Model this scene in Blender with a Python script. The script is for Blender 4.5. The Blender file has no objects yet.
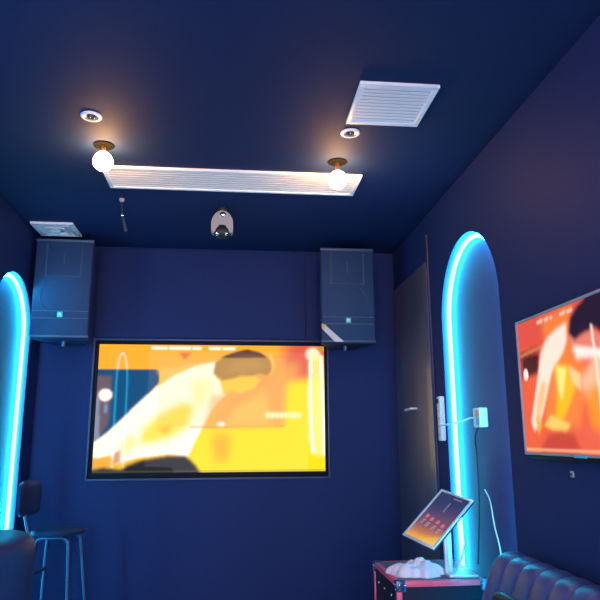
import bpy, bmesh, math, random
import numpy as np
from mathutils import Vector, Matrix

random.seed(7)
PI = math.pi
scene = bpy.context.scene
COL = scene.collection

# ------------------------------------------------------------------ materials
def srgb(r, g, b):
    def f(c):
        c /= 255.0
        return c / 12.92 if c <= 0.04045 else ((c + 0.055) / 1.055) ** 2.4
    return (f(r), f(g), f(b))

def mat(name, col, rough=0.6, metal=0.0, spec=0.5, bump=0.0, bscale=60.0, var=0.0, coat=0.0, alpha=1.0, stretch=None):
    m = bpy.data.materials.new(name); m.use_nodes = True
    nt = m.node_tree; b = nt.nodes['Principled BSDF']
    b.inputs['Base Color'].default_value = (*col, 1)
    b.inputs['Roughness'].default_value = rough
    b.inputs['Metallic'].default_value = metal
    b.inputs['Specular IOR Level'].default_value = spec
    b.inputs['Coat Weight'].default_value = coat
    b.inputs['Coat Roughness'].default_value = 0.08
    b.inputs['Alpha'].default_value = alpha
    if bump or var:
        tc = nt.nodes.new('ShaderNodeTexCoord')
        n = nt.nodes.new('ShaderNodeTexNoise'); n.inputs['Scale'].default_value = bscale
        n.inputs['Detail'].default_value = 4
        if stretch:
            mp = nt.nodes.new('ShaderNodeMapping'); mp.inputs['Scale'].default_value = stretch
            nt.links.new(tc.outputs['Object'], mp.inputs['Vector']); nt.links.new(mp.outputs['Vector'], n.inputs['Vector'])
        else:
            nt.links.new(tc.outputs['Object'], n.inputs['Vector'])
        if bump:
            bp = nt.nodes.new('ShaderNodeBump'); bp.inputs['Strength'].default_value = bump
            bp.inputs['Distance'].default_value = 0.01
            nt.links.new(n.outputs['Fac'], bp.inputs['Height']); nt.links.new(bp.outputs['Normal'], b.inputs['Normal'])
        if var:
            rp = nt.nodes.new('ShaderNodeValToRGB')
            rp.color_ramp.elements[0].position = 0.3; rp.color_ramp.elements[1].position = 0.7
            rp.color_ramp.elements[0].color = (*[c * (1 - var) for c in col], 1)
            rp.color_ramp.elements[1].color = (*[min(1, c * (1 + var)) for c in col], 1)
            nt.links.new(n.outputs['Fac'], rp.inputs['Fac']); nt.links.new(rp.outputs['Color'], b.inputs['Base Color'])
    return m

def emis(name, col, strength):
    m = bpy.data.materials.new(name); m.use_nodes = True
    nt = m.node_tree; nt.nodes.remove(nt.nodes['Principled BSDF'])
    e = nt.nodes.new('ShaderNodeEmission'); e.inputs['Color'].default_value = (*col, 1); e.inputs['Strength'].default_value = strength
    nt.links.new(e.outputs[0], nt.nodes['Material Output'].inputs[0])
    return m

def screen_mat(name, strength, spec=0.5, rough=0.05, ior=1.5):
    """a lit display behind smooth glass; the picture it shows is stored per vertex"""
    m = bpy.data.materials.new(name); m.use_nodes = True
    nt = m.node_tree; b = nt.nodes['Principled BSDF']
    b.inputs['Base Color'].default_value = (0.01, 0.01, 0.012, 1)
    b.inputs['Roughness'].default_value = rough
    b.inputs['Specular IOR Level'].default_value = spec
    b.inputs['IOR'].default_value = ior
    a = nt.nodes.new('ShaderNodeAttribute'); a.attribute_name = 'picture'
    nt.links.new(a.outputs['Color'], b.inputs['Emission Color'])
    b.inputs['Emission Strength'].default_value = strength
    return m

M = dict(
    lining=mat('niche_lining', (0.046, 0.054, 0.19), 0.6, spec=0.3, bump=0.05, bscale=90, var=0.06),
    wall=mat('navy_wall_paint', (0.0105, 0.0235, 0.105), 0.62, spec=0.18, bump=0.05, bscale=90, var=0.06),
    ceil=mat('navy_ceiling_paint', (0.0085, 0.021, 0.080), 0.75, spec=0.15, bump=0.05, bscale=60, var=0.06),
    floor=mat('floor_tile', (0.36, 0.36, 0.40), 0.35, var=0.2, bscale=6),
    trim=mat('gloss_trim', (0.012, 0.016, 0.07), 0.4, spec=0.4),
    panel=mat('glossy_dark_door', (0.22, 0.19, 0.25), 0.5, metal=0.85, spec=1.0, coat=0.5, var=0.1, bscale=3),
    frame=mat('tv_surround', (0.05, 0.06, 0.14), 0.45),
    bezel=mat('black_bezel', (0.006, 0.006, 0.012), 0.6, spec=0.15),
    white=mat('white_metal', (0.85, 0.85, 0.87), 0.45),
    whitep=mat('white_plastic', (0.75, 0.74, 0.77), 0.4),
    dark=mat('dark_void', (0.02, 0.02, 0.03), 0.8),
    spk=mat('speaker_cabinet', (0.012, 0.022, 0.065), 0.6, spec=0.2, bump=0.2, bscale=300),
    grille=mat('speaker_grille', (0.016, 0.046, 0.115), 0.5, spec=0.25, bump=0.3, bscale=500),
    cone=mat('speaker_cone', (0.024, 0.05, 0.105), 0.6),
    band=mat('speaker_band', (0.05, 0.08, 0.14), 0.45),
    badge=mat('badge_cyan', (0.06, 0.50, 0.62), 0.35),
    badgew=mat('badge_white', (0.85, 0.9, 0.9), 0.35),
    pstrip=mat('pale_strip', (0.62, 0.60, 0.56), 0.35),
    ostrip=mat('orange_strip_end', (0.75, 0.45, 0.10), 0.4),
    black=mat('black_plastic', (0.010, 0.010, 0.014), 0.55),
    grey=mat('grey_plastic', (0.32, 0.31, 0.33), 0.4),
    chrome=mat('chrome', (0.75, 0.75, 0.78), 0.15, metal=1.0),
    lens=mat('glass_lens', (0.25, 0.28, 0.35), 0.05, metal=0.7),
    leather=mat('dark_leather', (0.048, 0.056, 0.20), 0.38, spec=0.55, bump=0.12, bscale=140, var=0.12),
    leather2=mat('tub_leather', (0.013, 0.024, 0.105), 0.5, spec=0.25, bump=0.1, bscale=140, var=0.1),
    pad=mat('stool_pad', (0.012, 0.024, 0.075), 0.5, spec=0.3, bump=0.1, bscale=120),
    steel=mat('painted_steel', (0.06, 0.10, 0.18), 0.3, metal=0.7),
    red=mat('red_edging', (0.95, 0.085, 0.15), 0.4, var=0.08, bscale=30),
    case=mat('case_laminate', (0.006, 0.008, 0.024), 0.6, spec=0.2, bump=0.2, bscale=200),
    casetop=mat('case_lid', (0.10, 0.10, 0.12), 0.4),
    bag=mat('plastic_bag', (0.88, 0.68, 0.74), 0.3, spec=0.6, bump=0.5, bscale=45),
    silver=mat('silver_frame', (0.72, 0.70, 0.74), 0.3, metal=0.4),
    purse=mat('bag_leather', (0.008, 0.014, 0.024), 0.5, bump=0.1, bscale=80),
    orange=mat('sticker_orange', (0.85, 0.35, 0.22), 0.5),
    rose=mat('matt_black', (0.003, 0.003, 0.003), 0.9, spec=0.05),
    brass=mat('brown_brass', (0.16, 0.07, 0.02), 0.5),
    neon=emis('cyan_neon', (0.020, 0.62, 1.0), 47.0),
    bulb=emis('warm_bulb', (1.0, 0.50, 0.16), 150.0),
)

# ------------------------------------------------------------------ mesh helpers
def new(): return bmesh.new()

def add_box(bm, lo, hi, bev=0.0, seg=2, rot=None):
    c = [(a + b) / 2 for a, b in zip(lo, hi)]; s = [abs(b - a) for a, b in zip(lo, hi)]
    mtx = Matrix.Translation(c)
    if rot is not None: mtx = mtx @ rot
    r = bmesh.ops.create_cube(bm, size=1.0, matrix=mtx @ Matrix.Diagonal((*s, 1)))
    if bev > 0:
        es = list({e for v in r['verts'] for e in v.link_edges})
        bmesh.ops.bevel(bm, geom=es, offset=bev, segments=seg, affect='EDGES', profile=0.5)

def add_cyl(bm, p0, p1, r0, r1=None, seg=24):
    r1 = r0 if r1 is None else r1
    p0, p1 = Vector(p0), Vector(p1); d = p1 - p0
    q = d.to_track_quat('Z', 'Y').to_matrix().to_4x4()
    bmesh.ops.create_cone(bm, cap_ends=True, segments=seg, radius1=r0, radius2=r1, depth=d.length,
                          matrix=Matrix.Translation((p0 + p1) / 2) @ q)

def add_sphere(bm, c, r, sc=(1, 1, 1), u=24, v=16):
    bmesh.ops.create_uvsphere(bm, u_segments=u, v_segments=v, radius=r,
                              matrix=Matrix.Translation(c) @ Matrix.Diagonal((*sc, 1)))

def add_tube(bm, pts, r, seg=10, closed=False):
    pts = [Vector(p) for p in pts]; n = len(pts); rings = []
    up = None
    for i, p in enumerate(pts):
        if closed: t = (pts[(i + 1) % n] - pts[i - 1])
        else: t = pts[min(i + 1, n - 1)] - pts[max(i - 1, 0)]
        t.normalize()
        if up is None:
            up = Vector((0, 0, 1)) if abs(t.z) < 0.9 else Vector((1, 0, 0))
        s = t.cross(up)
        if s.length < 1e-6: s = t.orthogonal()
        s.normalize(); up = s.cross(t).normalized()
        rings.append([bm.verts.new(p + r * (math.cos(a) * s + math.sin(a) * up)) for a in [2 * PI * k / seg for k in range(seg)]])
    m = n if closed else n - 1
    for i in range(m):
        a, b = rings[i], rings[(i + 1) % n]
        for k in range(seg): bm.faces.new((a[k], a[(k + 1) % seg], b[(k + 1) % seg], b[k]))
    if not closed:
        bm.faces.new(rings[0][::-1]); bm.faces.new(rings[-1])

def smooth_path(pts, n=8):
    """Catmull-Rom through the points"""
    P = [Vector(p) for p in pts]; P = [2 * P[0] - P[1]] + P + [2 * P[-1] - P[-2]]; out = []
    for i in range(1, len(P) - 2):
        for k in range(n):
            t = k / n
            out.append(0.5 * ((2 * P[i]) + (P[i + 1] - P[i - 1]) * t + (2 * P[i - 1] - 5 * P[i] + 4 * P[i + 1] - P[i + 2]) * t * t
                              + (3 * P[i] - P[i - 1] - 3 * P[i + 1] + P[i + 2]) * t ** 3))
    out.append(P[-2]); return out

def add_lathe(bm, prof, c=(0, 0, 0), seg=40, cap=True):
    rings = []
    for r, z in prof:
        rings.append([bm.verts.new((c[0] + r * math.cos(2 * PI * k / seg), c[1] + r * math.sin(2 * PI * k / seg), c[2] + z)) for k in range(seg)])
    for a, b in zip(rings, rings[1:]):
        for k in range(seg): bm.faces.new((a[k], a[(k + 1) % seg], b[(k + 1) % seg], b[k]))
    if cap:
        bm.faces.new(rings[0][::-1]); bm.faces.new(rings[-1])

def add_prism(bm, poly, axis, a, b):
    """poly: 2D outline; extruded along axis between a and b"""
    def co(p, t):
        v = list(p); v.insert(axis, t); return v
    A = [bm.verts.new(co(p, a)) for p in poly]; B = [bm.verts.new(co(p, b)) for p in poly]
    n = len(poly)
    for i in range(n): bm.faces.new((A[i], A[(i + 1) % n], B[(i + 1) % n], B[i]))
    bm.faces.new(A[::-1]); bm.faces.new(B)

def obj(name, bm, m, parent=None, smooth=True, loc=None):
    bmesh.ops.recalc_face_normals(bm, faces=bm.faces[:])
    me = bpy.data.meshes.new(name); bm.to_mesh(me); bm.free()
    o = bpy.data.objects.new(name, me); COL.objects.link(o)
    me.materials.append(M[m] if isinstance(m, str) else m)
    if smooth:
        for p in me.polygons: p.use_smooth = True
        try: me.set_sharp_from_angle(angle=math.radians(38))
        except Exception: pass
    if parent is not None: o.parent = parent
    if loc is not None: o.location = loc
    return o

def tag(o, label, cat, group=None):
    o['label'] = label; o['category'] = cat
    if group: o['group'] = group
    return o

def thing(name, label, cat, loc, group=None, rotz=0.0):
    o = bpy.data.objects.new(name, None); COL.objects.link(o)
    o.location = loc; o.rotation_euler = (0, 0, rotz); o.empty_display_size = 0.1
    return tag(o, label, cat, group)

def struct(name, bm, m, parent=None, smooth=False):
    o = obj(name, bm, m, parent, smooth)
    if parent is None: o['kind'] = 'structure'
    return o

def dup(root, loc, label=None):
    r = root.copy(); COL.objects.link(r); r.location = loc
    if label: r['label'] = label
    for ch in list(root.children):
        c = ch.copy(); COL.objects.link(c); c.parent = r
        for g in list(ch.children):
            d = g.copy(); COL.objects.link(d); d.parent = c
    return r

# ------------------------------------------------------------------ room shell
XL, XR, YB, YF, H = -1.37, 1.20, 4.65, -1.2, 2.80
bm = new(); add_box(bm, (XL - 0.2, YF, -0.1), (XR + 0.2, YB + 0.2, 0)); struct('floor', bm, 'floor')
bm = new(); add_box(bm, (XL - 0.2, YF, H), (XR + 0.2, YB + 0.2, H + 0.1)); struct('ceiling', bm, 'ceil')

def arch_loop(yc, r, zs, zb, n=28):
    pts = [(yc - r, zb), (yc - r, zs)]
    for k in range(1, n): 
        a = PI - PI * k / n
        pts.append((yc + r * math.cos(a), zs + r * math.sin(a)))
    pts += [(yc + r, zs), (yc + r, zb)]
    return pts

def niche_wall(name, X, s, niches, depth=0.058):
    bm = new()
    def V(y, z, x): return bm.verts.new((x, y, z))
    outer = [V(YF, 0, X), V(YB, 0, X), V(YB, H, X), V(YF, H, X)]
    edges = [bm.edges.new((outer[i], outer[(i + 1) % 4])) for i in range(4)]
    loops = []
    for nch in niches:
        L = arch_loop(*nch); vs = [V(y, z, X) for y, z in L]
        edges += [bm.edges.new((vs[i], vs[(i + 1) % len(vs)])) for i in range(len(vs))]
        loops.append((L, vs))
    bmesh.ops.triangle_fill(bm, use_beauty=True, use_dissolve=False, edges=edges)
    for L, vs in loops:
        bk = [V(y, z, X + s * depth) for y, z in L]; n = len(L)
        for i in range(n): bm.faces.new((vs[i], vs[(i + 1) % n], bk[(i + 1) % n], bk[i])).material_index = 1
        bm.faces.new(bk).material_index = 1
    T = 0.16
    ob = [V(YF, 0, X + s * T), V(YB, 0, X + s * T), V(YB, H, X + s * T), V(YF, H, X + s * T)]
    for i in range(4): bm.faces.new((outer[i], outer[(i + 1) % 4], ob[(i + 1) % 4], ob[i]))
    bm.faces.new(ob)
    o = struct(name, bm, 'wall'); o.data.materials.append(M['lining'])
    return o

NR = (3.16, 0.41, 2.06, 0.12)      # right niche: centre, half width, spring height, sill
NL = (4.07, 0.35, 2.09, 0.12)
NL2 = (1.30, 0.40, 2.06, 0.12)     # nearer left niche, out of view to the side; mirrored in the screen
niche_wall('wall_right', XR, 1, [NR])
niche_wall('wall_left', XL, -1, [NL, NL2])

# back wall with a recess for the big screen
bm = new()
RX0, RX1, RZ0, RZ1 = -0.985, 0.675, 1.150, 2.105
o_ = [bm.verts.new(p) for p in ((XL, YB, 0), (XR, YB, 0), (XR, YB, H), (XL, YB, H))]
i_ = [bm.verts.new(p) for p in ((RX0, YB, RZ0), (RX1, YB, RZ0), (RX1, YB, RZ1), (RX0, YB, RZ1))]
k_ = [bm.verts.new(p) for p in ((RX0, YB + .08, RZ0), (RX1, YB + .08, RZ0), (RX1, YB + .08, RZ1), (RX0, YB + .08, RZ1))]
b_ = [bm.verts.new(p) for p in ((XL, YB + .15, 0), (XR, YB + .15, 0), (XR, YB + .15, H), (XL, YB + .15, H))]
for i in range(4):
    j = (i + 1) % 4
    bm.faces.new((o_[i], o_[j], i_[j], i_[i])); bm.faces.new((i_[i], i_[j], k_[j], k_[i])); bm.faces.new((o_[i], o_[j], b_[j], b_[i]))
bm.faces.new(k_); bm.faces.new(b_)
add_box(bm, (-1.0, YB - 0.012, 2.125), (0.52, YB + 0.001, 2.785), 0.004)   # raised panel above the screen
struct('wall_back', bm, 'wall')

# slim surround of the recess
bm = new()
w = 0.014
for lo, hi in (((RX0 - w, RZ0 - w), (RX1 + w, RZ0)), ((RX0 - w, RZ1), (RX1 + w, RZ1 + w)),
               ((RX0 - w, RZ0), (RX0, RZ1)), ((RX1, RZ0), (RX1 + w, RZ1))):
    add_box(bm, (lo[0], YB - 0.015, lo[1]), (hi[0], YB + 0.002, hi[1]), 0.003)
struct('trim_1', bm, 'frame', smooth=True)

# corner post on the right wall and glossy door leaf behind it
bm = new(); add_cyl(bm, (XR - 0.004, 3.765, 0), (XR - 0.004, 3.765, 2.66), 0.013, seg=20)
add_sphere(bm, (XR - 0.006, 3.765, 2.66), 0.016)
struct('trim_2', bm, 'trim', smooth=True)
bm = new(); add_box(bm, (XR - 0.014, 3.79, 0.005), (XR + 0.002, YB - 0.01, 2.50), 0.004)
door = struct('door_1', bm, 'panel', smooth=True)
bm = new()
add_tube(bm, smooth_path([(XR - .012, 4.12, 1.60), (XR - .05, 4.12, 1.60), (XR - .055, 4.14, 1.598), (XR - .055, 4.25, 1.595)], 5), 0.009)
obj('door_handle', bm, 'silver', door)

# ------------------------------------------------------------------ neon
def neon(nch, X, s, label, cat='neon light', depth=0.038, r=0.0125, inset=0.018):
    yc, rad, zs, zb = nch
    L = [(yc - rad + inset, zb + 0.02)] + arch_loop(yc, rad - inset, zs, zb + 0.02, 40)[1:-1] + [(yc + rad - inset, zb + 0.02)]
    pts = []
    for a, b in zip(L, L[1:]):
        d = math.hypot(b[0] - a[0], b[1] - a[1]); n = max(1, int(d / 0.15))
        for k in range(n): pts.append((X + s * depth, a[0] + (b[0] - a[0]) * k / n, a[1] + (b[1] - a[1]) * k / n))
    pts.append((X + s * depth, L[-1][0], L[-1][1]))
    ox, oy, oz = pts[0]
    t = thing('neon_strip', label, cat, (ox, oy, oz))
    bm = new(); add_tube(bm, [(p[0] - ox, p[1] - oy, p[2] - oz) for p in pts], r, 10)
    obj('light_tube', bm, 'neon', t)
    for y, z, dy in ((yc - rad, 0.7, 1), (yc - rad, 1.5, 1), (yc + rad, 0.7, -1), (yc + rad, 1.5, -1)):   # clips holding the tube to the reveal
        bm = new(); add_box(bm, (min(X + s * (depth - .005), X + s * .045) - ox, min(y, y + dy * inset * .5) - oy, z - .006 - oz), (max(X + s * (depth - .005), X + s * .045) - ox, max(y, y + dy * inset * .5) - oy, z + .006 - oz))
        obj('clip', bm, 'whitep', t)
    return t
neon(NR, XR, 1, 'cyan neon strip lining the arched niche in the right wall, behind the red-edged case')
neon(NL, XL, -1, 'cyan neon strip lining the arched niche in the left wall, behind the bar stool')
neon(NL2, XL, -1, 'cyan neon strip in nearer left niche, mirrored as thin line in big screen', depth=-.014)

# ------------------------------------------------------------------ screen pictures
def blur(a, s):
    if s <= 0: return a
    n = int(3 * s + 1); k = np.exp(-0.5 * (np.arange(-n, n + 1) / s) ** 2); k /= k.sum()
    p = np.pad(a, [(n, n), (n, n)] + [(0, 0)] * (a.ndim - 2), mode='edge')
    p = sum(k[i] * p[i:i + p.shape[0] - 2 * n] for i in range(2 * n + 1))
    return sum(k[i] * p[:, i:i + p.shape[1] - 2 * n] for i in range(2 * n + 1))

def inside(poly, X, Y):
    c = np.zeros(X.shape, bool); n = len(poly)
    for i in range(n):
        x0, y0 = poly[i]; x1, y1 = poly[(i + 1) % n]
        if y0 == y1: continue
        c ^= ((y0 > Y) != (y1 > Y)) & (X < (x1 - x0) * (Y - y0) / (y1 - y0) + x0)
    return c

class Picture:
    def __init__(s, w, h, x0, x1, y0, y1, bg):
        s.w, s.h = w, h
        s.X, s.Y = np.meshgrid(np.linspace(x0, x1, w), np.linspace(y0, y1, h))
        s.px = w / (x1 - x0)
        s.img = np.zeros((h, w, 3)) + np.array(srgb(*bg))
    k = 1.0
    def poly(s, pts, col, soft=2.0, a=1.0, gain=1.0):
        soft = soft * s.k
        m = blur(inside(pts, s.X, s.Y).astype(float), soft * s.px) * a
        s.img = s.img * (1 - m[..., None]) + m[..., None] * np.array(srgb(*col)) * gain
    def spot(s, x, y, rx, ry, col, soft=2.0, a=1.0, gain=1.0):
        s.poly([(x + rx * math.cos(t), y + ry * math.sin(t)) for t in np.linspace(0, 2 * PI, 24, endpoint=False)], col, soft, a, gain)
    def line(s, pts, wd, col, soft=1.0, a=1.0, gain=1.0):
        for (x0, y0), (x1, y1) in zip(pts, pts[1:]):
            d = math.hypot(x1 - x0, y1 - y0); nx, ny = -(y1 - y0) / d * wd / 2, (x1 - x0) / d * wd / 2
            s.poly([(x0 + nx, y0 + ny), (x1 + nx, y1 + ny), (x1 - nx, y1 - ny), (x0 - nx, y0 - ny)], col, soft, a, gain)

def screen_obj(name, pic, origin, ux, uz, m, parent, thick=0.006):
    """grid with one vertex per picture sample; origin = top left corner, ux along the width, uz down the height"""
    w, h = pic.w, pic.h; O, U, W = Vector(origin), Vector(ux), Vector(uz)
    vs = [O + U * (i / (w - 1)) + W * (j / (h - 1)) for j in range(h) for i in range(w)]
    fs = [(j * w + i, (j + 1) * w + i, (j + 1) * w + i + 1, j * w + i + 1) for j in range(h - 1) for i in range(w - 1)]
    me = bpy.data.meshes.new(name); me.from_pydata([tuple(v) for v in vs], [], fs)
    a = me.color_attributes.new('picture', 'FLOAT_COLOR', 'POINT')
    d = np.ones((w * h, 4), np.float32); d[:, :3] = pic.img.reshape(-1, 3)
    a.data.foreach_set('color', d.ravel())
    me.materials.append(m); me.update()
    o = bpy.data.objects.new(name, me); COL.objects.link(o); o.parent = parent
    return o

# --- big screen: performer in a white shirt leaning over, yellow and orange
p = Picture(300, 170, 45, 558, 32, 325, (252, 190, 30))
p.poly([(45, 28), (560, 28), (560, 92), (45, 92)], (255, 176, 40), 4)
p.poly([(470, 20), (570, 20), (570, 120), (450, 120)], (226, 92, 66), 14)
p.poly([(380, 90), (500, 70), (480, 210), (300, 225)], (240, 160, 70), 10)
p.poly([(470, 120), (560, 110), (560, 330), (250, 330), (250, 225), (460, 222)], (255, 226, 4), 8)
p.poly([(300, 240), (345, 240), (340, 300), (310, 305)], (246, 160, 40), 9, 0.7)
p.poly([(40, 90), (182, 91), (182, 120), (120, 200), (60, 260), (40, 262)], (16, 76, 122), 1.5)
p.poly([(40, 105), (76, 105), (74, 215), (56, 245), (40, 250)], (118, 92, 92), 3, 0.85)
p.poly([(40, 150), (52, 160), (56, 250), (40, 260)], (150, 170, 200), 2, 0.6)
p.poly([(175, 92), (305, 70), (310, 100), (200, 120)], (252, 196, 90), 4)
# shirt and arm
p.poly([(306, 72), (262, 82), (215, 104), (176, 132), (140, 165), (105, 203), (72, 236), (46, 256), (30, 262), (36, 288), (52, 296), (84, 284),
        (95, 305), (140, 292), (210, 284), (250, 292), (262, 262), (282, 222), (306, 176), (332, 148), (322, 122), (308, 108)], (255, 250, 222), 2.2, 1, 1.15)
p.poly([(150, 225), (180, 195), (235, 165), (262, 172), (252, 220), (215, 248), (165, 262), (140, 262)], (255, 222, 20), 8, 0.95)
p.poly([(180, 226), (215, 218), (200, 240)], (240, 170, 40), 4, 0.8)
p.poly([(250, 118), (300, 108), (305, 150), (270, 190)], (255, 240, 120), 8, 0.5)
p.spot(268, 150, 12, 22, (255, 246, 170), 6, 0.6)
p.poly([(100, 262), (125, 235), (140, 262), (110, 292)], (255, 230, 120), 4, 0.7)
p.poly([(40, 292), (70, 290), (98, 302), (60, 318), (40, 318)], (250, 176, 60), 3)
p.poly([(88, 282), (104, 272), (104, 304), (90, 304)], (205, 100, 60), 3, 0.8)
# neck, face and hair
p.poly([(318, 120), (345, 112), (396, 104), (410, 112), (398, 134), (378, 142), (366, 148), (344, 138), (326, 150)], (252, 206, 48), 3)
p.poly([(306, 74), (330, 56), (372, 44), (412, 52), (432, 66), (438, 92), (424, 104), (410, 98), (392, 104), (366, 104), (344, 112), (324, 116), (302, 100)], (160, 116, 48), 2.5)
p.poly([(318, 62), (345, 50), (378, 41), (408, 48), (425, 60), (380, 62)], (92, 52, 28), 2)
p.poly([(330, 100), (350, 66), (400, 62), (428, 80), (400, 92), (360, 98)], (196, 146, 66), 7, 0.5)
p.line([(432, 52), (440, 80), (434, 100)], 4, (255, 214, 110), 2, 0.7)
# translucent picture-in-picture block
p.poly([(180, 62), (468, 62), (468, 222), (180, 222)], (240, 186, 96), 0.8, 0.22)
p.poly([(300, 150), (345, 145), (380, 150), (462, 100), (466, 220), (282, 222)], (240, 170, 84), 6, 0.65)
p.poly([(350, 180), (420, 140), (440, 215), (330, 218)], (250, 206, 92), 8, 0.6)
p.line([(250, 224), (466, 222)], 2.5, (222, 140, 60), 1, 0.7)
p.spot(322, 217, 9, 5, (255, 246, 220), 2.5)
# dark legs and lower edge
p.poly([(96, 330), (118, 308), (150, 296), (205, 288), (245, 287), (268, 308), (282, 330)], (34, 36, 34), 3)
p.poly([(36, 330), (40, 318), (68, 312), (110, 318), (130, 330)], (40, 44, 56), 3)
p.line([(45, 323), (558, 323)], 4, (96, 92, 60), 1.2, 0.5)
# overlay captions, too blurred to read
for x0, x1 in ((160, 196), (200, 250), (254, 274), (292, 318), (322, 352)): p.poly([(x0, 36), (x1, 36), (x1, 44), (x0, 44)], (255, 250, 226), 1.6, 0.95, 1.1)
p.poly([(222, 50), (252, 50), (237, 68)], (226, 106, 46), 2.5, 0.9)
for k, x in enumerate(range(424, 504, 10)): p.poly([(x, 191), (x + 8, 190), (x + 8, 202), (x, 203)], (255, 250, 190), 2.6, 0.95, 1.1)
p.spot(64, 150, 15, 14, (255, 236, 226), 2, 1, 1.2)
p.poly([(63, 170), (70, 170), (70, 190), (63, 190)], (120, 160, 200), 2, 0.8)
# bright upright band on the right of the picture
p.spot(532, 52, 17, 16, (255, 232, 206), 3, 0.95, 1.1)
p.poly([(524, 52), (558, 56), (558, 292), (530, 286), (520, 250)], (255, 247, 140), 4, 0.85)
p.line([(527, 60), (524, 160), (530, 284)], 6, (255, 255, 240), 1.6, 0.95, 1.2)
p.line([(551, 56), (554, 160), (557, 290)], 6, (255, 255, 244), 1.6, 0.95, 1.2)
p.poly([(538, 34), (560, 34), (560, 45), (548, 46)], (196, 160, 16), 1.2)

TVX0, TVX1, TVZ0, TVZ1, TVY = -0.958, 0.656, 1.186, 2.078, YB + 0.004
tv = thing('wall_screen', 'large wide screen recessed in the back wall showing a leaning performer in yellow light', 'screen', ((RX0 + RX1) / 2, YB + 0.079, RZ0))
ox, oy, oz = tv.location
bm = new()
for lo, hi in (((RX0 + .003, RZ0 + .0005), (RX1 - .003, TVZ0)), ((RX0 + .003, TVZ1), (RX1 - .003, RZ1 - .001)),
               ((RX0 + .003, TVZ0), (TVX0, TVZ1)), ((TVX1, TVZ0), (RX1 - .003, TVZ1))):
    add_box(bm, (lo[0] - ox, TVY - .008 - oy, lo[1] - oz), (hi[0] - ox, TVY + .03 - oy, hi[1] - oz), 0.002)
obj('bezel', bm, 'bezel', tv)
bm = new(); add_box(bm, (TVX0 - .01 - ox, TVY + .012 - oy, TVZ0 - .01 - oz), (TVX1 + .01 - ox, -0.0005, TVZ1 + .01 - oz), 0.003); obj('back_housing', bm, 'black', tv)
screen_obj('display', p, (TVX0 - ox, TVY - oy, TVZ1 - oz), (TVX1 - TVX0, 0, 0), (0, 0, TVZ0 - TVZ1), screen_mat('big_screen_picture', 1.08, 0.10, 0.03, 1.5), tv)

# --- screen on the right wall: the same kind of picture, redder
q = Picture(260, 150, 0, 100, 0, 56, (236, 92, 62))
q.k = 0.6
q.poly([(-2, -2), (102, -2), (102, 12), (-2, 12)], (226, 84, 66), 1)
q.poly([(22, 2), (46, 0), (40, 24), (24, 20)], (244, 130, 60), 3)
q.poly([(-2, 13), (20, 12), (18, 15), (-2, 17)], (120, 30, 34), 1.2)
q.poly([(-2, 17), (18, 15), (17, 24), (-2, 25)], (200, 60, 50), 1.2)
q.poly([(2, 15.5), (17, 15), (16, 23), (2, 24)], (70, 24, 34), 1.2)
q.poly([(-2, 14), (45, 10), (46, 11.5), (-2, 15.5)], (250, 150, 110), 0.8, 0.6)
q.poly([(48, 10), (62, 14), (70, 30), (60, 55), (42, 44)], (240, 96, 72), 3)
# arm and shirt
q.poly([(36, 12), (48, 14), (52, 30), (44, 46), (26, 46), (18, 42), (22, 30), (28, 18)], (246, 130, 60), 2.5)
q.poly([(41, 6.5), (34, 7.6), (25, 10.4), (19.6, 15.4), (16, 23.4), (11.3, 33.3), (6.5, 43.3), (8.5, 47), (12, 46), (17, 40), (22, 32), (27, 24.4), (36, 18), (40, 14)], (255, 222, 206), 1.2, 1, 1.1)
q.poly([(12, 36), (18, 27), (22, 28), (18, 37), (11, 45)], (255, 186, 110), 1.6, 0.8)
q.poly([(29, 21), (40, 23), (44, 31), (38, 38), (33, 43), (26, 45), (30, 33)], (255, 190, 20), 1.6)
q.poly([(31, 22), (38, 24), (36, 30), (33, 36), (31, 31)], (255, 236, 130), 1.2, 0.95)
q.poly([(40, 23), (48, 27), (47, 33), (42, 30)], (255, 214, 150), 1.2, 0.9)
q.poly([(17, 45), (24, 41), (30, 43), (38, 45), (34, 48), (24, 47)], (255, 216, 110), 1.2, 0.85)
q.poly([(10, 42), (14, 40), (16, 45), (12, 49)], (255, 170, 60), 1.2, 0.8)
q.poly([(13, 54), (20, 49), (30, 47.5), (40, 49), (44, 56), (13, 57)], (196, 60, 58), 1.8, 0.9)
q.poly([(46, 30), (60, 20), (75, 22), (75, 34), (56, 40)], (254, 190, 150), 2.5)
q.poly([(44, 16), (56, 15.5), (74, 19), (74, 25), (58, 22), (46, 21)], (255, 240, 232), 1.6)
q.poly([(50, 34), (62, 30), (70, 40), (62, 50), (52, 46)], (252, 150, 40), 3)
# face and hair
q.poly([(44, 8), (56, 12), (68, 15), (64, 20), (50, 17), (42, 14)], (236, 128, 110), 1.2)
q.poly([(42, 11), (44, 5), (50, 1.5), (58, -1), (72, -2), (84, 4), (80, 14), (66, 17), (60, 11.5), (52, 12.5), (46, 14)], (38, 22, 46), 1.2)
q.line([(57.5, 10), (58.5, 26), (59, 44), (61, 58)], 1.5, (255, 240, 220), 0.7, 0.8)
q.spot(4.6, 23, 2.2, 2.6, (255, 236, 226), 0.5)
for x0, x1 in ((18, 23), (24, 28), (29, 31), (37, 41), (42, 46)): q.poly([(x0, 1.6), (x1, 1.4), (x1, 3.0), (x0, 3.2)], (255, 196, 170), 0.5, 0.85)
q.line([(0, 55), (100, 55)], 1.2, (255, 190, 150), 0.5, 0.7)

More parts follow.
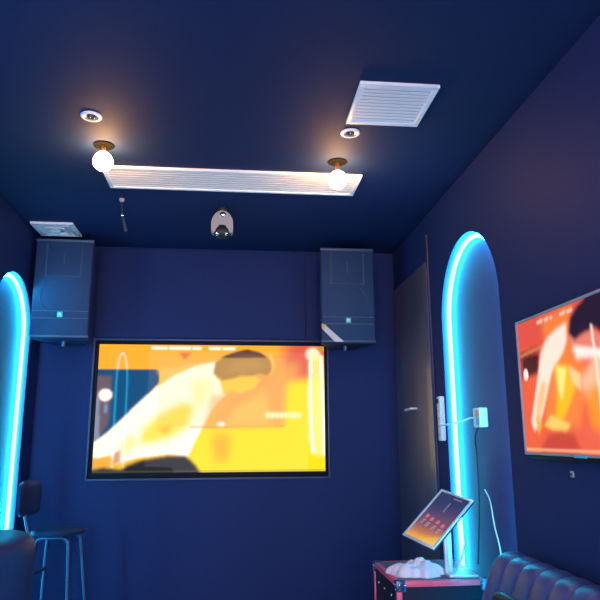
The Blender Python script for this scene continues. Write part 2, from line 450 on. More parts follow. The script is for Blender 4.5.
SY1, SY0, SZ0, SZ1, SX = 2.480, 1.545, 1.360, 1.866, 1.150
tv2 = thing('wall_television', 'smaller television on the right wall showing a figure in red and orange light', 'television', (XR, (SY0 + SY1) / 2, SZ0 - 0.02))
ox, oy, oz = tv2.location
bm = new(); b_ = 0.010
for lo, hi in (((SY0 - b_, SZ0 - b_), (SY1 + b_, SZ0)), ((SY0 - b_, SZ1), (SY1 + b_, SZ1 + b_)), ((SY0 - b_, SZ0), (SY0, SZ1)), ((SY1, SZ0), (SY1 + b_, SZ1))):
    add_box(bm, (SX - .006 - ox, lo[0] - oy, lo[1] - oz), (SX + .02 - ox, hi[0] - oy, hi[1] - oz), 0.002)
obj('bezel', bm, 'grey', tv2)
bm = new(); add_box(bm, (SX + .008 - ox, SY0 - .006 - oy, SZ0 - .006 - oz), (SX + .032 - ox, SY1 + .006 - oy, SZ1 + .006 - oz), 0.004)
add_box(bm, (SX + .026 - ox, SY0 + .2 - oy, SZ0 + .05 - oz), (-0.0005, SY1 - .2 - oy, SZ1 - .08 - oz), 0.004)
obj('back_housing', bm, 'black', tv2)
bm = new(); add_box(bm, (SX + .004 - ox, SY0 + .02 - oy, SZ0 - .026 - oz), (SX + .03 - ox, SY1 - .02 - oy, SZ0 - .011 - oz), 0.003); obj('speaker_bar', bm, 'bezel', tv2)
bm = new(); add_box(bm, (SX - .009 - ox, 2.03 - oy, SZ0 - .012 - oz), (SX - .005 - ox, 2.11 - oy, SZ0 - .002 - oz), 0.001); obj('badge', bm, 'badge', tv2)
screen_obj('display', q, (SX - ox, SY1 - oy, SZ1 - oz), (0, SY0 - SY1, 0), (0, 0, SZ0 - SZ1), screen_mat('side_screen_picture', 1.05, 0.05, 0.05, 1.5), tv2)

# small square wall plate under the side television
t = thing('wall_plate', 'tiny square plate on the right wall just below the side television', 'socket', (XR, 2.235, 1.288))
bm = new(); add_box(bm, (-.006, -.011, -.011), (0, .011, .011), 0.002); obj('cover', bm, 'grey', t)
bm = new(); add_cyl(bm, (-.009, 0, 0), (-.005, 0, 0), .004, seg=12); obj('socket_hole', bm, 'dark', t)
# thin black cable at the far right
bm = new(); add_tube(bm, smooth_path([(XR - .006, 1.99, 1.33), (XR - .008, 1.985, 1.22), (XR - .010, 2.02, 1.08), (XR - .010, 2.04, 0.93), (XR - .012, 2.03, 0.7)], 8), 0.004, 8)
tag(obj('television_cable', bm, 'black'), 'thin dark cable hanging down the right wall from the side television', 'cable')

# ------------------------------------------------------------------ ceiling fittings
def grille_unit(name, label, w, d, n, loc, border=0.022):
    t = thing(name, label, 'vent', loc, None)
    bm = new()
    for lo, hi in (((-w/2, -d/2), (w/2, -d/2 + border)), ((-w/2, d/2 - border), (w/2, d/2)), ((-w/2, -d/2 + border), (-w/2 + border, d/2 - border)), ((w/2 - border, -d/2 + border), (w/2, d/2 - border))):
        add_box(bm, (lo[0], lo[1], -0.014), (hi[0], hi[1], 0), 0.002)
    obj('frame', bm, 'white', t)
    bm = new(); add_box(bm, (-w/2 + .01, -d/2 + .01, -0.003), (w/2 - .01, d/2 - .01, -0.0005)); obj('backing', bm, 'grey', t)
    bm = new(); pitch = (d - 2 * border) / n
    for k in range(n):
        y = -d/2 + border + pitch * (k + .5)
        add_box(bm, (-w/2 + border - .002, y - pitch * .43, -0.0095), (w/2 - border + .002, y + pitch * .43, -0.0075), 0, rot=Matrix.Rotation(math.radians(5), 4, 'X'))
    obj('louvre', bm, 'white', t)
    return t
grille_unit('linear_air_vent', 'long narrow white louvred vent across the ceiling between the two warm bulbs', 1.372, 0.285, 8, (-0.018, 3.31, H))
grille_unit('square_air_vent', 'square white louvred vent in the ceiling at upper right', 0.325, 0.335, 11, (0.640, 2.424, H))

# square diffuser at the back left
t = thing('ceiling_diffuser', 'small square diffuser in the ceiling above the left loudspeaker', 'vent', (-1.200, 4.245, H))
a = 0.134
bm = new()
def sq_ring(bm, r0, z0, r1, z1):
    A = [bm.verts.new((sx * r0, sy * r0, z0)) for sx, sy in ((-1, -1), (1, -1), (1, 1), (-1, 1))]
    B = [bm.verts.new((sx * r1, sy * r1, z1)) for sx, sy in ((-1, -1), (1, -1), (1, 1), (-1, 1))]
    for i in range(4): bm.faces.new((A[i], A[(i + 1) % 4], B[(i + 1) % 4], B[i]))
sq_ring(bm, a, 0, a, -.014); sq_ring(bm, a, -.014, a - .02, -.014); sq_ring(bm, a - .02, -.014, a - .02, -.004); sq_ring(bm, a - .02, -.004, a - .02, -.001)
obj('frame', bm, 'white', t, smooth=False)
bm = new()
sq_ring(bm, .105, -.020, .085, -.004); sq_ring(bm, .075, -.026, .052, -.006); sq_ring(bm, .042, -.03, .02, -.008)
add_box(bm, (-.022, -.022, -.032), (.022, .022, -.028)); add_box(bm, (-.112, -.112, -.002), (.112, .112, -.0005))
obj('cone_blade', bm, 'white', t, smooth=False)

# downlights
def downlight(label, loc):
    t = thing('downlight', label, 'downlight', loc, 'unlit downlights')
    bm = new(); add_lathe(bm, [(.030, -.001), (.030, -.006), (.034, -.0075), (.043, -.006), (.046, -.002), (.046, 0)], seg=40, cap=False); obj('ring', bm, 'white', t)
    bm = new(); add_lathe(bm, [(.031, -.008), (.024, -.004), (.018, -.0015)], seg=32, cap=False); obj('reflector', bm, 'grey', t)
    bm = new(); add_cyl(bm, (0, 0, -.003), (0, 0, -.0005), .026, seg=24); obj('lamp_cup', bm, 'dark', t)
    bm = new()
    for k in range(3):
        c = (0.012 * math.cos(2.1 * k + .4), 0.012 * math.sin(2.1 * k + .4))
        add_sphere(bm, (c[0], c[1], -.006), .006, u=12, v=8)
    obj('led', bm, 'lens', t)
    return t
d0 = downlight('unlit round downlight with white ring, ahead of the left warm bulb', (-0.640, 2.648, H))
dup(d0, (0.517, 2.700, H), 'unlit round downlight with white ring, close to the square ceiling vent')

# warm globe lamps
def globe_lamp(label, loc, drop):
    t = thing('globe_lamp', label, 'ceiling lamp', loc, 'warm ceiling bulbs')
    bm = new(); add_lathe(bm, [(.001, 0), (.050, 0), (.050, -.004), (.044, -.007), (.001, -.007)], seg=32, cap=False); obj('ceiling_rose', bm, 'rose', t)
    bm = new(); add_cyl(bm, (0, 0, -.006), (0, 0, -drop + .044), .008, .014, seg=20); obj('lamp_holder', bm, 'brass', t)
    bm = new(); add_lathe(bm, [(.002, .047), (.018, .045), (.032, .034), (.043, .016), (.047, 0), (.044, -.017), (.033, -.034), (.018, -.044), (.002, -.048)], c=(0, 0, -drop), seg=32, cap=False)
    obj('globe', bm, 'bulb', t)
    return t
globe_lamp('glowing warm bulb hanging from the ceiling at the left end of the long vent', (-0.641, 2.935, H), 0.084)
globe_lamp('glowing warm bulb hanging from the ceiling near the right end of the long vent', (0.508, 3.022, H), 0.099)

# hanging rod
t = thing('ceiling_rod', 'thin jointed metal rod hanging from the ceiling behind the left bulb', 'rod', (-0.675, 3.65, H))
bm = new(); add_lathe(bm, [(.001, 0), (.016, 0), (.016, -.008), (.009, -.02), (.001, -.02)], seg=20, cap=False); obj('mount', bm, 'grey', t)
bm = new(); add_cyl(bm, (0, 0, -.015), (.006, 0, -.10), .0055, seg=12); obj('rod', bm, 'steel', t)
bm = new(); add_sphere(bm, (.006, 0, -.102), .012, u=16, v=10); obj('joint', bm, 'chrome', t)
bm = new(); add_cyl(bm, (.008, 0, -.105), (.034, -.005, -.198), .0095, .012, seg=16); obj('arm', bm, 'steel', t)

# small stage light on the ceiling
t = thing('stage_light', 'small grey stage light with twin lenses hanging from the ceiling above the big screen', 'stage light', (-0.087, 3.76, H))
bm = new(); add_cyl(bm, (0, 0, 0), (0, 0, -.022), .030, seg=24); obj('mount', bm, 'black', t)
bm = new()
prof = [(-.066, -.165), (-.066, -.11)] + [(-.066 * math.cos(x) , -.11 + .088 * math.sin(x)) for x in np.linspace(.15, PI - .15, 14)] + [(.066, -.11), (.066, -.165), (.034, -.165), (.030, -.125), (.018, -.11), (-.018, -.11), (-.030, -.125), (-.034, -.165)]
add_prism(bm, prof, 1, -.035, .035)
bmesh.ops.bevel(bm, geom=[e for e in bm.edges], offset=.006, segments=2, affect='EDGES')
obj('yoke', bm, 'grey', t)
bm = new(); add_sphere(bm, (.003, -.036, -.052), .017, sc=(1.2, .7, 1)); obj('knob', bm, 'chrome', t)
bm = new(); add_sphere(bm, (0, -.005, -.155), .044, sc=(1.25, 1, .95)); obj('lamp_head', bm, 'black', t)
for x in (-.028, .026):
    bm = new(); add_sphere(bm, (x, -.042, -.175), .013, u=16, v=10); obj('lens', bm, 'chrome', t)

# ------------------------------------------------------------------ loudspeakers
def loudspeaker(label, loc, rz):
    """origin: wall side, bottom of the cabinet; front faces -Y"""
    t = thing('loudspeaker', label, 'loudspeaker', loc, 'wall loudspeakers', rz)
    W, D, Hh = .193, .33, .682
    bm = new(); add_prism(bm, [(-W, -D), (W, -D), (W - .006, -D + .025), (.095, 0), (-.095, 0), (-W + .006, -D + .025)], 2, 0, Hh)
    bmesh.ops.bevel(bm, geom=[e for e in bm.edges], offset=.008, segments=2, affect='EDGES')
    obj('cabinet', bm, 'spk', t)
    g = 0.012
    bm = new(); add_box(bm, (-W + .010, -D - .010, .014), (W - .010, -D + .002, Hh - .014), .006)
    gr = obj('grille', bm, 'grille', t)
    for z0, z1 in ((Hh - .024, Hh - .006), (.006, .022)):
        bm = new(); add_box(bm, (-W + .004, -D - .014, z0), (W - .004, -D - .004, z1), .004); obj('rail', bm, 'band', t)
    bm = new()      # horn flare outline pressed into the grille
    for lo, hi in (((-.12, .42), (-.108, .64)), ((.108, .42), (.12, .64)), ((-.12, .415), (.12, .425)), ((-.006, .50), (.006, .58))):
        add_box(bm, (lo[0], -D - .0125, lo[1]), (hi[0], -D - .009, hi[1]), .001)
    obj('horn', bm, 'cone', gr)
    bm = new(); add_tube(bm, [(.135 * math.cos(a), -D - .0105, .285 + .125 * math.sin(a)) for a in np.linspace(0, 2 * PI, 48, endpoint=False)], .0035, 6, closed=True)
    obj('woofer_ring', bm, 'cone', gr)
    for z in (.135, .183):
        bm = new(); add_box(bm, (-W + .012, -D - .0135, z - .003), (W - .012, -D - .009, z + .003), .001)
        obj('band_line', bm, 'band', gr)
    bm = new(); add_box(bm, (-.018, -D - .016, .141), (.018, -D - .009, .177), .002); bd = obj('badge', bm, 'badge', t)
    bm = new()
    add_box(bm, (-.009, -D - .0175, .150), (-.003, -D - .0155, .170)); add_box(bm, (.000, -D - .0175, .152), (.009, -D - .0155, .157)); add_box(bm, (-.004, -D - .0175, .160), (.006, -D - .0155, .166))
    obj('emblem', bm, 'badgew', bd)
    bm = new(); add_cyl(bm, (0, -.20, -.034), (0, -.20, .004), .012, .016, seg=16); obj('mount_stud', bm, 'steel', t)
    bm = new(); add_box(bm, (-.05, -.03, .20), (.05, .0235, .46), .004); obj('wall_bracket', bm, 'black', t)
    return t
sp = loudspeaker('dark loudspeaker high on the back wall at left, washed by the cyan neon', (-1.149, YB - .024, 2.062), 0)
r = dup(sp, (0.778, YB - .024, 2.048), 'dark loudspeaker high on the back wall at right, with a pale strip across its corner')
# pale slanted strip, orange at one end, on the right loudspeaker
t = thing('slanted_strip', 'pale slanted strip with orange end on the lower corner of the right loudspeaker', 'strip', (0.662, YB - .024 - .345, 2.120))
bm = new(); add_prism(bm, [(-.070, .062), (-.045, .050), (.082, -.062), (.018, -.062), (-.070, .028)], 1, -.001, .003); obj('strip', bm, 'pstrip', t)
bm = new(); add_prism(bm, [(-.071, .063), (-.040, .052), (-.052, .016), (-.071, .030)], 1, -.002, -.0005); obj('end_patch', bm, 'ostrip', t)

# ------------------------------------------------------------------ right niche fittings
t = thing('power_strip', 'white power strip fixed upright on the right wall beside the neon niche', 'power strip', (XR, 3.625, 1.522))
bm = new(); add_box(bm, (-.030, -.030, -.125), (0, .030, .125), .006, rot=None); obj('body', bm, 'whitep', t)
bm = new(); add_box(bm, (-.036, -.012, .085), (-.028, .012, .112), .003); obj('switch', bm, 'black', t)
for k in range(4):
    bm = new(); z = .045 - .045 * k
    for dy in (-.009, .009): add_box(bm, (-.0312, dy - .002, z - .007), (-.0295, dy + .002, z + .007))
    obj('outlet', bm, 'grey', t)
t = thing('plug_adapter', 'white plug adapter with coloured sticker on the back of the right niche', 'adapter', (XR + .058, 3.160, 1.513))
bm = new(); add_box(bm, (-.045, -.045, -.048), (-.0005, .045, .048), .006); obj('body', bm, 'whitep', t)
bm = new(); add_box(bm, (-.047, -.040, .004), (-.044, .005, .036), .001); obj('sticker', bm, 'orange', t)
bm = new(); add_box(bm, (-.047, -.040, -.036), (-.044, .000, .000), .001); obj('indicator', bm, 'badge', t)
bm = new(); add_tube(bm, smooth_path([(-.03, .04, .0), (-.035, .12, .0), (-.05, .26, -.018), (-.076, .40, -.028), (-.084, .435, -.03)], 6), .0045, 8); obj('cord', bm, 'whitep', t)
bm = new(); add_tube(bm, smooth_path([(-.02, .03, -.04), (-.03, .07, -.10), (-.015, .10, -.20), (-.012, .12, -.45), (-.02, .16, -.72)], 6), .004, 8); obj('lead', bm, 'black', t)
bm = new(); add_tube(bm, smooth_path([(XR + .054, 3.21, 1.160), (XR + .045, 3.13, 1.115), (XR + .02, 3.03, 1.01), (XR + .00, 2.93, .905), (XR - .02, 2.90, .76)], 8), .0032, 8)
tag(obj('white_cord', bm, 'whitep'), 'thin white cord curving down from the right niche behind the sofa', 'cord')

# ------------------------------------------------------------------ red-edged rack case
CX0, CX1, CY0, CY1, CZ = .752, 1.188, 3.06, 3.56, .775
t = thing('rack_case', 'dark rack case with red edging and metal corners below the right niche', 'case', ((CX0 + CX1) / 2, (CY0 + CY1) / 2, 0))
hx, hy = (CX1 - CX0) / 2, (CY1 - CY0) / 2
bm = new(); add_box(bm, (-hx + .006, -hy + .006, .05), (hx - .006, hy - .006, CZ - .012), .002); obj('body', bm, 'case', t)
bm = new(); add_box(bm, (-hx + .02, -hy + .02, CZ - .014), (hx - .02, hy - .02, CZ), .002); obj('lid', bm, 'casetop', t)
e = .026
def edge(lo, hi):
    bm = new(); add_box(bm, lo, hi, .004); obj('edging', bm, 'red', t)
for z in (.05, CZ - e):
    edge((-hx, -hy, z), (hx, -hy + e, z + e)); edge((-hx, hy - e, z), (hx, hy, z + e))
    edge((-hx, -hy + e, z), (-hx + e, hy - e, z + e)); edge((hx - e, -hy + e, z), (hx, hy - e, z + e))
for sx in (-1, 1):
    for sy in (-1, 1):
        edge((min(sx * hx, sx * (hx - e)), min(sy * hy, sy * (hy - e)), .05 + e), (max(sx * hx, sx * (hx - e)), max(sy * hy, sy * (hy - e)), CZ - e))
for sx in (-1, 1):
    for sy in (-1, 1):
        bm = new(); c = .046
        lo = (min(sx * (hx + .003), sx * (hx + .003 - c)), min(sy * (hy + .003), sy * (hy + .003 - c)), CZ - c)
        hi = (max(sx * (hx + .003), sx * (hx + .003 - c)), max(sy * (hy + .003), sy * (hy + .003 - c)), CZ + .004)
        add_box(bm, lo, hi, .006)
        cb = obj('corner_guard', bm, 'steel', t)
        bm = new()
        for dx, dz in ((.012, -.016), (.034, -.016), (.012, -.036)):
            add_sphere(bm, (sx * (hx - dx), sy * (hy + .003), CZ + dz), .0035, u=10, v=6)
            add_sphere(bm, (sx * (hx + .003), sy * (hy - dx), CZ + dz), .0035, u=10, v=6)
        obj('rivet', bm, 'chrome', cb)
for y in (-.12, .02, .15):
    for z in (.60, .69):
        bm = new(); add_sphere(bm, (-hx + .006, y, z), .006, u=10, v=6); obj('screw', bm, 'chrome', t)
for sx in (-1, 1):
    for sy in (-1, 1):
        bm = new(); add_cyl(bm, (sx * (hx - .05), sy * (hy - .05), 0), (sx * (hx - .05), sy * (hy - .05), .052), .022, seg=16); obj('foot', bm, 'black', t)

# ------------------------------------------------------------------ touch screen on its stand
t = thing('touch_screen', 'silver framed touch screen tilted on a stand on top of the red-edged case', 'touch screen', (1.075, 3.180, CZ))
ox, oy, oz = t.location
bm = new(); add_box(bm, (-.060, -.085, 0), (.080, .085, .014), .005); obj('base', bm, 'silver', t)
bm = new(); add_box(bm, (-.055, -.010, .012), (-.017, .014, .255), .004); obj('post', bm, 'silver', t)
R3 = Matrix(((0.43670399, 0.52796075, 0.72838663), (-0.88049669, 0.41684391, 0.22575812), (-0.1844321, -0.73993149, 0.64690509)))
C3 = Vector((0.9650 - ox, 3.08 - oy, 1.0468 - oz)); w2, h2 = .1042, .1543
def tp(x, y, z): return C3 + R3 @ Vector((x, y, z))
def tfm(bm):
    for v in bm.verts: v.co = tp(*v.co)
bm = new(); add_box(bm, (-w2, .001, -h2), (w2, .016, h2), .004); tfm(bm); obj('back_housing', bm, 'black', t)
bm = new(); f_ = .012
for lo, hi in (((-w2, -h2), (w2, -h2 + f_)), ((-w2, h2 - f_), (w2, h2)), ((-w2, -h2 + f_), (-w2 + f_, h2 - f_)), ((w2 - f_, -h2 + f_), (w2, h2 - f_))):
    add_box(bm, (lo[0], -.003, lo[1]), (hi[0], .006, hi[1]), .001)
tfm(bm)
obj('frame', bm, 'silver', t)
ts = Picture(110, 160, 0, 100, 0, 145, (74, 70, 116))
ts.poly([(-5, -5), (105, -5), (105, 30), (-5, 45)], (52, 60, 106), 12)
ts.poly([(-5, 75), (105, 62), (105, 118), (-5, 118)], (128, 84, 108), 12)
ts.poly([(-5, 112), (105, 104), (105, 150), (-5, 150)], (206, 126, 96), 9)
ts.poly([(-5, 132), (60, 130), (105, 118), (105, 150), (-5, 150)], (255, 180, 70), 6)
ts.poly([(50, 140), (105, 122), (105, 150), (50, 150)], (255, 206, 100), 6)
for k in range(4): ts.poly([(52 + 7 * k, 7), (57 + 7 * k, 7), (57 + 7 * k, 10), (52 + 7 * k, 10)], (180, 176, 206), 0.8, 0.8)
for k in range(5): ts.poly([(50, 24 + 6 * k), (54, 24 + 6 * k), (54, 28 + 6 * k), (50, 28 + 6 * k)], (176, 170, 208), 1, 0.7)
for j, (xx, yy) in enumerate(((12, 78), (32, 82), (55, 84), (76, 88))):
    ts.spot(xx + 6, yy, 6, 6, (226, 128, 150), 1.2, 0.8)
    for k in range(3): ts.poly([(xx, yy + 11 + 5 * k), (xx + 12 - 2 * k, yy + 11 + 5 * k), (xx + 12 - 2 * k, yy + 13.5 + 5 * k), (xx, yy + 13.5 + 5 * k)], (214, 180, 200), 0.8, 0.7)
screen_obj('display', ts, tp(-w2 + f_, -.0005, h2 - f_), R3 @ Vector((2 * (w2 - f_), 0, 0)), R3 @ Vector((0, 0, -2 * (h2 - f_))), screen_mat('touch_screen_picture', 0.85, 0.4, 0.12), t)
bm = new(); p0 = tp(.05, .016, -.02); add_tube(bm, [p0 - Vector((.01, 0, 0)), p0 + R3 @ Vector((0, .03, 0)), Vector((-.036, .002, .245)), Vector((-.036, .002, .20))], .012, 10); obj('hinge', bm, 'grey', t)
# white lead looping from the stand
bm = new(); add_tube(bm, smooth_path([(.035, .10, .012), (.05, .07, .05), (.075, .10, .09), (.115, .16, .13)], 6), .006, 8); obj('lead', bm, 'whitep', t)

# crumpled plastic bag
bm = new(); n, m_ = 46, 26
def bagz(u, v):
    e_ = max(0.0, 1 - (abs(u) ** 2.6 + abs(v) ** 2.6))
    z = .068 * e_ ** .36 * (.70 + .18 * math.exp(-((u - .3) ** 2 + v * v) / .3) + .10 * u)
    z += e_ * (.010 * math.sin(6 * u + 4 * v) + .006 * math.sin(9 * u - 7 * v + 1) + .0025 * math.sin(19 * u + 13 * v))
    return max(z, 0.0)
top = [[None] * (m_ + 1) for _ in range(n + 1)]; bot = [[None] * (m_ + 1) for _ in range(n + 1)]
for i in range(n + 1):
    for j in range(m_ + 1):
        u, v = 2 * i / n - 1, 2 * j / m_ - 1
        rr = 1 + .10 * math.sin(5 * math.atan2(v, u)) + .06 * math.sin(11 * math.atan2(v, u) + 1)
        s_ = math.sqrt(max(1e-9, 1 - v * v / 2)); s2 = math.sqrt(max(1e-9, 1 - u * u / 2))
        x, y = u * s_ * rr * .125, v * s2 * rr * .085
        z = bagz(u, v)
        top[i][j] = bm.verts.new((x, y, z + .0025)); bot[i][j] = bm.verts.new((x, y, .0))
for i in range(n):
    for j in range(m_):
        bm.faces.new((top[i][j], top[i + 1][j], top[i + 1][j + 1], top[i][j + 1])); bm.faces.new((bot[i][j], bot[i][j + 1], bot[i + 1][j + 1], bot[i + 1][j]))
for i in range(n):
    bm.faces.new((top[i][0], bot[i][0], bot[i + 1][0], top[i + 1][0])); bm.faces.new((top[i][m_], top[i + 1][m_], bot[i + 1][m_], bot[i][m_]))
for j in range(m_):
    bm.faces.new((top[0][j], top[0][j + 1], bot[0][j + 1], bot[0][j])); bm.faces.new((top[n][j], bot[n][j], bot[n][j + 1], top[n][j + 1]))
o = obj('plastic_bag', bm, 'bag'); o.location = (.880, 3.20, CZ + .001); o.rotation_euler = (0, 0, math.radians(-12))
tag(o, 'crumpled pale plastic bag lying on the case in front of the tilted touch screen', 'bag')

# ------------------------------------------------------------------ sofa on the right
SF0, SF1 = 0.85, 2.66
t = thing('leather_sofa', 'dark leather sofa with channelled backrest along the right wall', 'sofa', (0.80, (SF0 + SF1) / 2, 0))
ox, oy, oz = t.location
prof = smooth_path([(.90, .36), (.945, .56), (.99, .76), (1.035, .885), (1.066, .937), (1.105, .957), (1.152, .951), (1.172, .90), (1.175, .60), (1.175, .20)], 5)
prof = [(v.x, v.y) for v in prof]

def channelled(prof, y0, y1, pitch, amp, per=10):
    """padded surface: the profile swept along Y, bulging between the stitched seams, with rounded closed ends"""
    bm = new(); P = [Vector(a) for a in prof]; n = len(P)
    nrm = []
    for i in range(n):
        d = P[min(i + 1, n - 1)] - P[max(i - 1, 0)]; nrm.append(Vector((-d.y, d.x)).normalized())
    cen = sum(P, Vector((0, 0))) / n
    ys = []; k = int(round((y1 - y0) / pitch)); st = (y1 - y0) / k
    for c in range(k):
        for j in range(per): ys.append((y0 + st * (c + j / per), amp * abs(math.sin(PI * j / per)) ** .55))
    ys.append((y1, 0.0))
    rings = []
    for y, a in ys:
        d = min(y - y0, y1 - y); sh = 1.0 if d > .03 else (.90 + .10 * math.sqrt(max(0, 1 - (1 - d / .03) ** 2)))
        rings.append([bm.verts.new(((cen.x + (p_.x - cen.x) * sh + w_.x * a) - ox, y - oy, (cen.y + (p_.y - cen.y) * sh + w_.y * a) - oz)) for p_, w_ in zip(P, nrm)])
    for A, B in zip(rings, rings[1:]):
        for i in range(n): bm.faces.new((A[i], A[(i + 1) % n], B[(i + 1) % n], B[i]))
    bm.faces.new(rings[0]); bm.faces.new(rings[-1][::-1])
    return bm
obj('backrest', channelled(prof, SF0, SF1, .124, .011), 'leather', t)
bm = new(); add_box(bm, (.40 - ox, SF0 - oy, .12), (1.18 - ox, SF1 - oy, .30), .02); obj('base', bm, 'leather', t)
for k in range(3):
    a = SF0 + (SF1 - SF0) * k / 3; b = SF0 + (SF1 - SF0) * (k + 1) / 3
    bm = new(); add_box(bm, (.38 - ox, a + .004 - oy, .295), (.93 - ox, b - .004 - oy, .44), .035, 3); obj('seat_cushion', bm, 'leather', t)
for x in (.45, 1.13):
    for y in (SF0 + .06, SF1 - .06):
        bm = new(); add_cyl(bm, (x - ox, y - oy, 0), (x - ox, y - oy, .125), .018, .026, seg=16); obj('leg', bm, 'black', t)

# dark flat bag leaning on the backrest
t = thing('leather_bag', 'flat dark bag with rolled top leaning against the sofa backrest', 'bag', (.875, 2.18, .44))
bm = new(); add_box(bm, (-.045, -.135, 0), (.03, .14, .43), .02, 3)
for v in bm.verts: v.co.x += .10 * v.co.z / .43 - .03
obj('body', bm, 'purse', t)
bm = new(); add_tube(bm, [(.055, .145, .425), (.052, .10, .437), (.05, 0, .440), (.05, -.10, .437), (.052, -.135, .43)], .020, 14); obj('rolled_top', bm, 'purse', t)
bm = new(); add_sphere(bm, (.030, .125, .385), .010); obj('clasp', bm, 'chrome', t)

# ------------------------------------------------------------------ tub chair at the left
t = thing('tub_chair', 'dark rounded tub chair back at the lower left corner, in front of the bar stool', 'chair', (-.985, 2.20, 0))
ro, ri, zt = .362, .20, 1.112
def shell(bm, a0, a1, n=56):
    pr = [(ro - .03, .12), (ro - .01, .5), (ro, zt - .05), (ro - .006, zt - .018), (ro - .024, zt - .002), ((ro + ri) / 2, zt + .002), (ri + .02, zt - .004), (ri + .004, zt - .02), (ri, zt - .06), (ri, .45), (ri, .12)]
    rings = []
    for k in range(n + 1):
        a = a0 + (a1 - a0) * k / n
        rings.append([bm.verts.new((r_ * math.cos(a), r_ * math.sin(a), z)) for r_, z in pr])
    for A, B in zip(rings, rings[1:]):
        for i in range(len(pr)): bm.faces.new((A[i], A[(i + 1) % len(pr)], B[(i + 1) % len(pr)], B[i]))
    bm.faces.new(rings[0][::-1]); bm.faces.new(rings[-1])
bm = new(); shell(bm, math.radians(-230), math.radians(50)); obj('backrest', bm, 'leather2', t)
bm = new(); add_lathe(bm, [(.001, .14), (.203, .14), (.203, .44), (.19, .47), (.001, .48)], seg=48, cap=False); obj('seat', bm, 'leather2', t)
for k in range(4):
    a = PI / 4 + k * PI / 2
    bm = new(); add_cyl(bm, (.2 * math.cos(a), .2 * math.sin(a), 0), (.2 * math.cos(a), .2 * math.sin(a), .15), .014, .02, seg=14); obj('leg', bm, 'black', t)

# ------------------------------------------------------------------ bar stool
t = thing('bar_stool', 'bar stool with small padded back and round seat against the back wall at left', 'stool', (-1.06, 4.28, 0))
sz = .865
bm = new(); add_lathe(bm, [(.001, -.018), (.135, -.018), (.155, -.010), (.160, .004), (.150, .016), (.12, .022), (.001, .024)], c=(0, 0, sz), seg=44, cap=False); obj('seat', bm, 'pad', t)
bm = new(); ang = math.radians(77)
nu, nv = 14, 12; G = {}
for sd in (0, 1):
    for i in range(nu + 1):
        for j in range(nv + 1):
            u, v = 2 * i / nu - 1, 2 * j / nv - 1
            su = u * math.sqrt(1 - .28 * v ** 4); sv = v * math.sqrt(1 - .28 * u ** 4)
            ed = (1 - abs(u) ** 5) * (1 - abs(v) ** 5)
            x, y, z = su * .125, .03 * u * u * -1 + (.005 + .017 * max(ed, 0) ** .5) * (1 if sd else -1), sv * .105
            G[sd, i, j] = bm.verts.new((x, y, z))
for sd in (0, 1):
    for i in range(nu):
        for j in range(nv): bm.faces.new((G[sd, i, j], G[sd, i + 1, j], G[sd, i + 1, j + 1], G[sd, i, j + 1]))
for i in range(nu):
    for j in (0, nv): bm.faces.new((G[0, i, j], G[1, i, j], G[1, i + 1, j], G[0, i + 1, j]))
for j in range(nv):
    for i in (0, nu): bm.faces.new((G[0, i, j], G[0, i, j + 1], G[1, i, j + 1], G[1, i, j]))
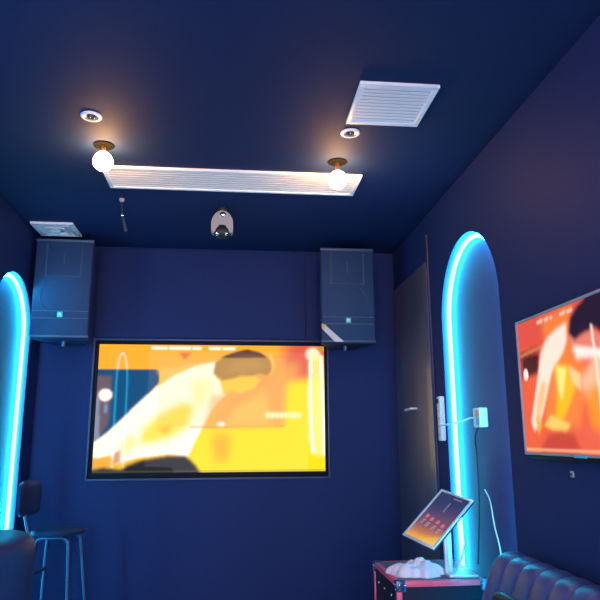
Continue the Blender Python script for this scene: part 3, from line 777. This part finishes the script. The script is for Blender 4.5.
# the pad faces the seat
bmesh.ops.rotate(bm, verts=bm.verts, cent=(0, 0, 0), matrix=Matrix.Rotation(ang, 3, 'Z'))
bmesh.ops.translate(bm, verts=bm.verts, vec=(-.206, -.015, 1.062)); obj('backrest', bm, 'pad', t)
bm = new(); add_tube(bm, smooth_path([(-.12, -.01, sz - .02), (-.165, -.012, sz - .015), (-.185, -.013, sz + .03), (-.214, -.015, 1.02), (-.216, -.015, 1.10)], 6), .011, 10); obj('back_post', bm, 'steel', t)
top = sz - .026
feet = {'a': (-.105, -.09, -.15, -.115), 'b': (.09, -.11, .135, -.14), 'c': (.115, .09, .215, .125), 'd': (-.09, .11, -.12, .145)}
def legs(p_, q_):
    for (tx, ty, fx, fy), (ux, uy, *_r) in ((feet[p_], feet[q_]), (feet[q_], feet[p_])):
        mx, my = (tx + ux) / 2, (ty + uy) / 2
        bm = new(); add_tube(bm, smooth_path([(mx, my, top), (tx + (ux - tx) * .2, ty + (uy - ty) * .2, top), (tx + (ux - tx) * .04, ty + (uy - ty) * .04, top - .018), (tx + (fx - tx) * .06, ty + (fy - ty) * .06, top - .06), (tx + (fx - tx) * .5, ty + (fy - ty) * .5, top * .5), (fx, fy, .004)], 6), .0115, 10)
        obj('leg', bm, 'steel', t)
legs('a', 'b'); legs('c', 'd')
def legpt(k, z):
    tx, ty, fx, fy = feet[k]; f = 1 - z / top; return (tx + (fx - tx) * f, ty + (fy - ty) * f, z)
for k1, k2, z in (('a', 'd', .63), ('b', 'c', .30), ('a', 'b', .30), ('c', 'd', .30)):
    bm = new(); add_cyl(bm, legpt(k1, z), legpt(k2, z), .009, seg=12); obj('foot_rail', bm, 'steel', t)

# ------------------------------------------------------------------ world, camera, colour
w = bpy.data.worlds.new('ambient_fill'); scene.world = w; w.use_nodes = True
bg = w.node_tree.nodes['Background']; bg.inputs[0].default_value = (0.86, 0.76, 1.0, 1); bg.inputs[1].default_value = 5.8  # violet ambient fill light, added; enters through the open rear of the room

F, PITCH, YAW, ROLL = 640.0, math.radians(12.12), math.radians(5.9), math.radians(-0.295)
fwd = Vector((math.sin(YAW) * math.cos(PITCH), math.cos(YAW) * math.cos(PITCH), math.sin(PITCH)))
right = Vector((math.cos(YAW), -math.sin(YAW), 0)); up = right.cross(fwd)
r2 = math.cos(ROLL) * right + math.sin(ROLL) * up; u2 = -math.sin(ROLL) * right + math.cos(ROLL) * up
cd = bpy.data.cameras.new('camera'); cam = bpy.data.objects.new('camera', cd); COL.objects.link(cam)
cd.sensor_width = 36.0; cd.lens = F / 600.0 * 36.0; cd.clip_start = 0.02
cam.matrix_world = Matrix(((r2.x, u2.x, -fwd.x, 0), (r2.y, u2.y, -fwd.y, 0), (r2.z, u2.z, -fwd.z, 1.42), (0, 0, 0, 1)))
scene.camera = cam
scene.view_settings.view_transform = 'Standard'; scene.view_settings.look = 'None'
scene.view_settings.exposure = 0.0; scene.view_settings.gamma = 1.0; scene.view_settings.use_curve_mapping = False
scene.cycles.use_denoising = True
scene.cycles.max_bounces = 8
scene.cycles.sample_clamp_indirect = 6.0
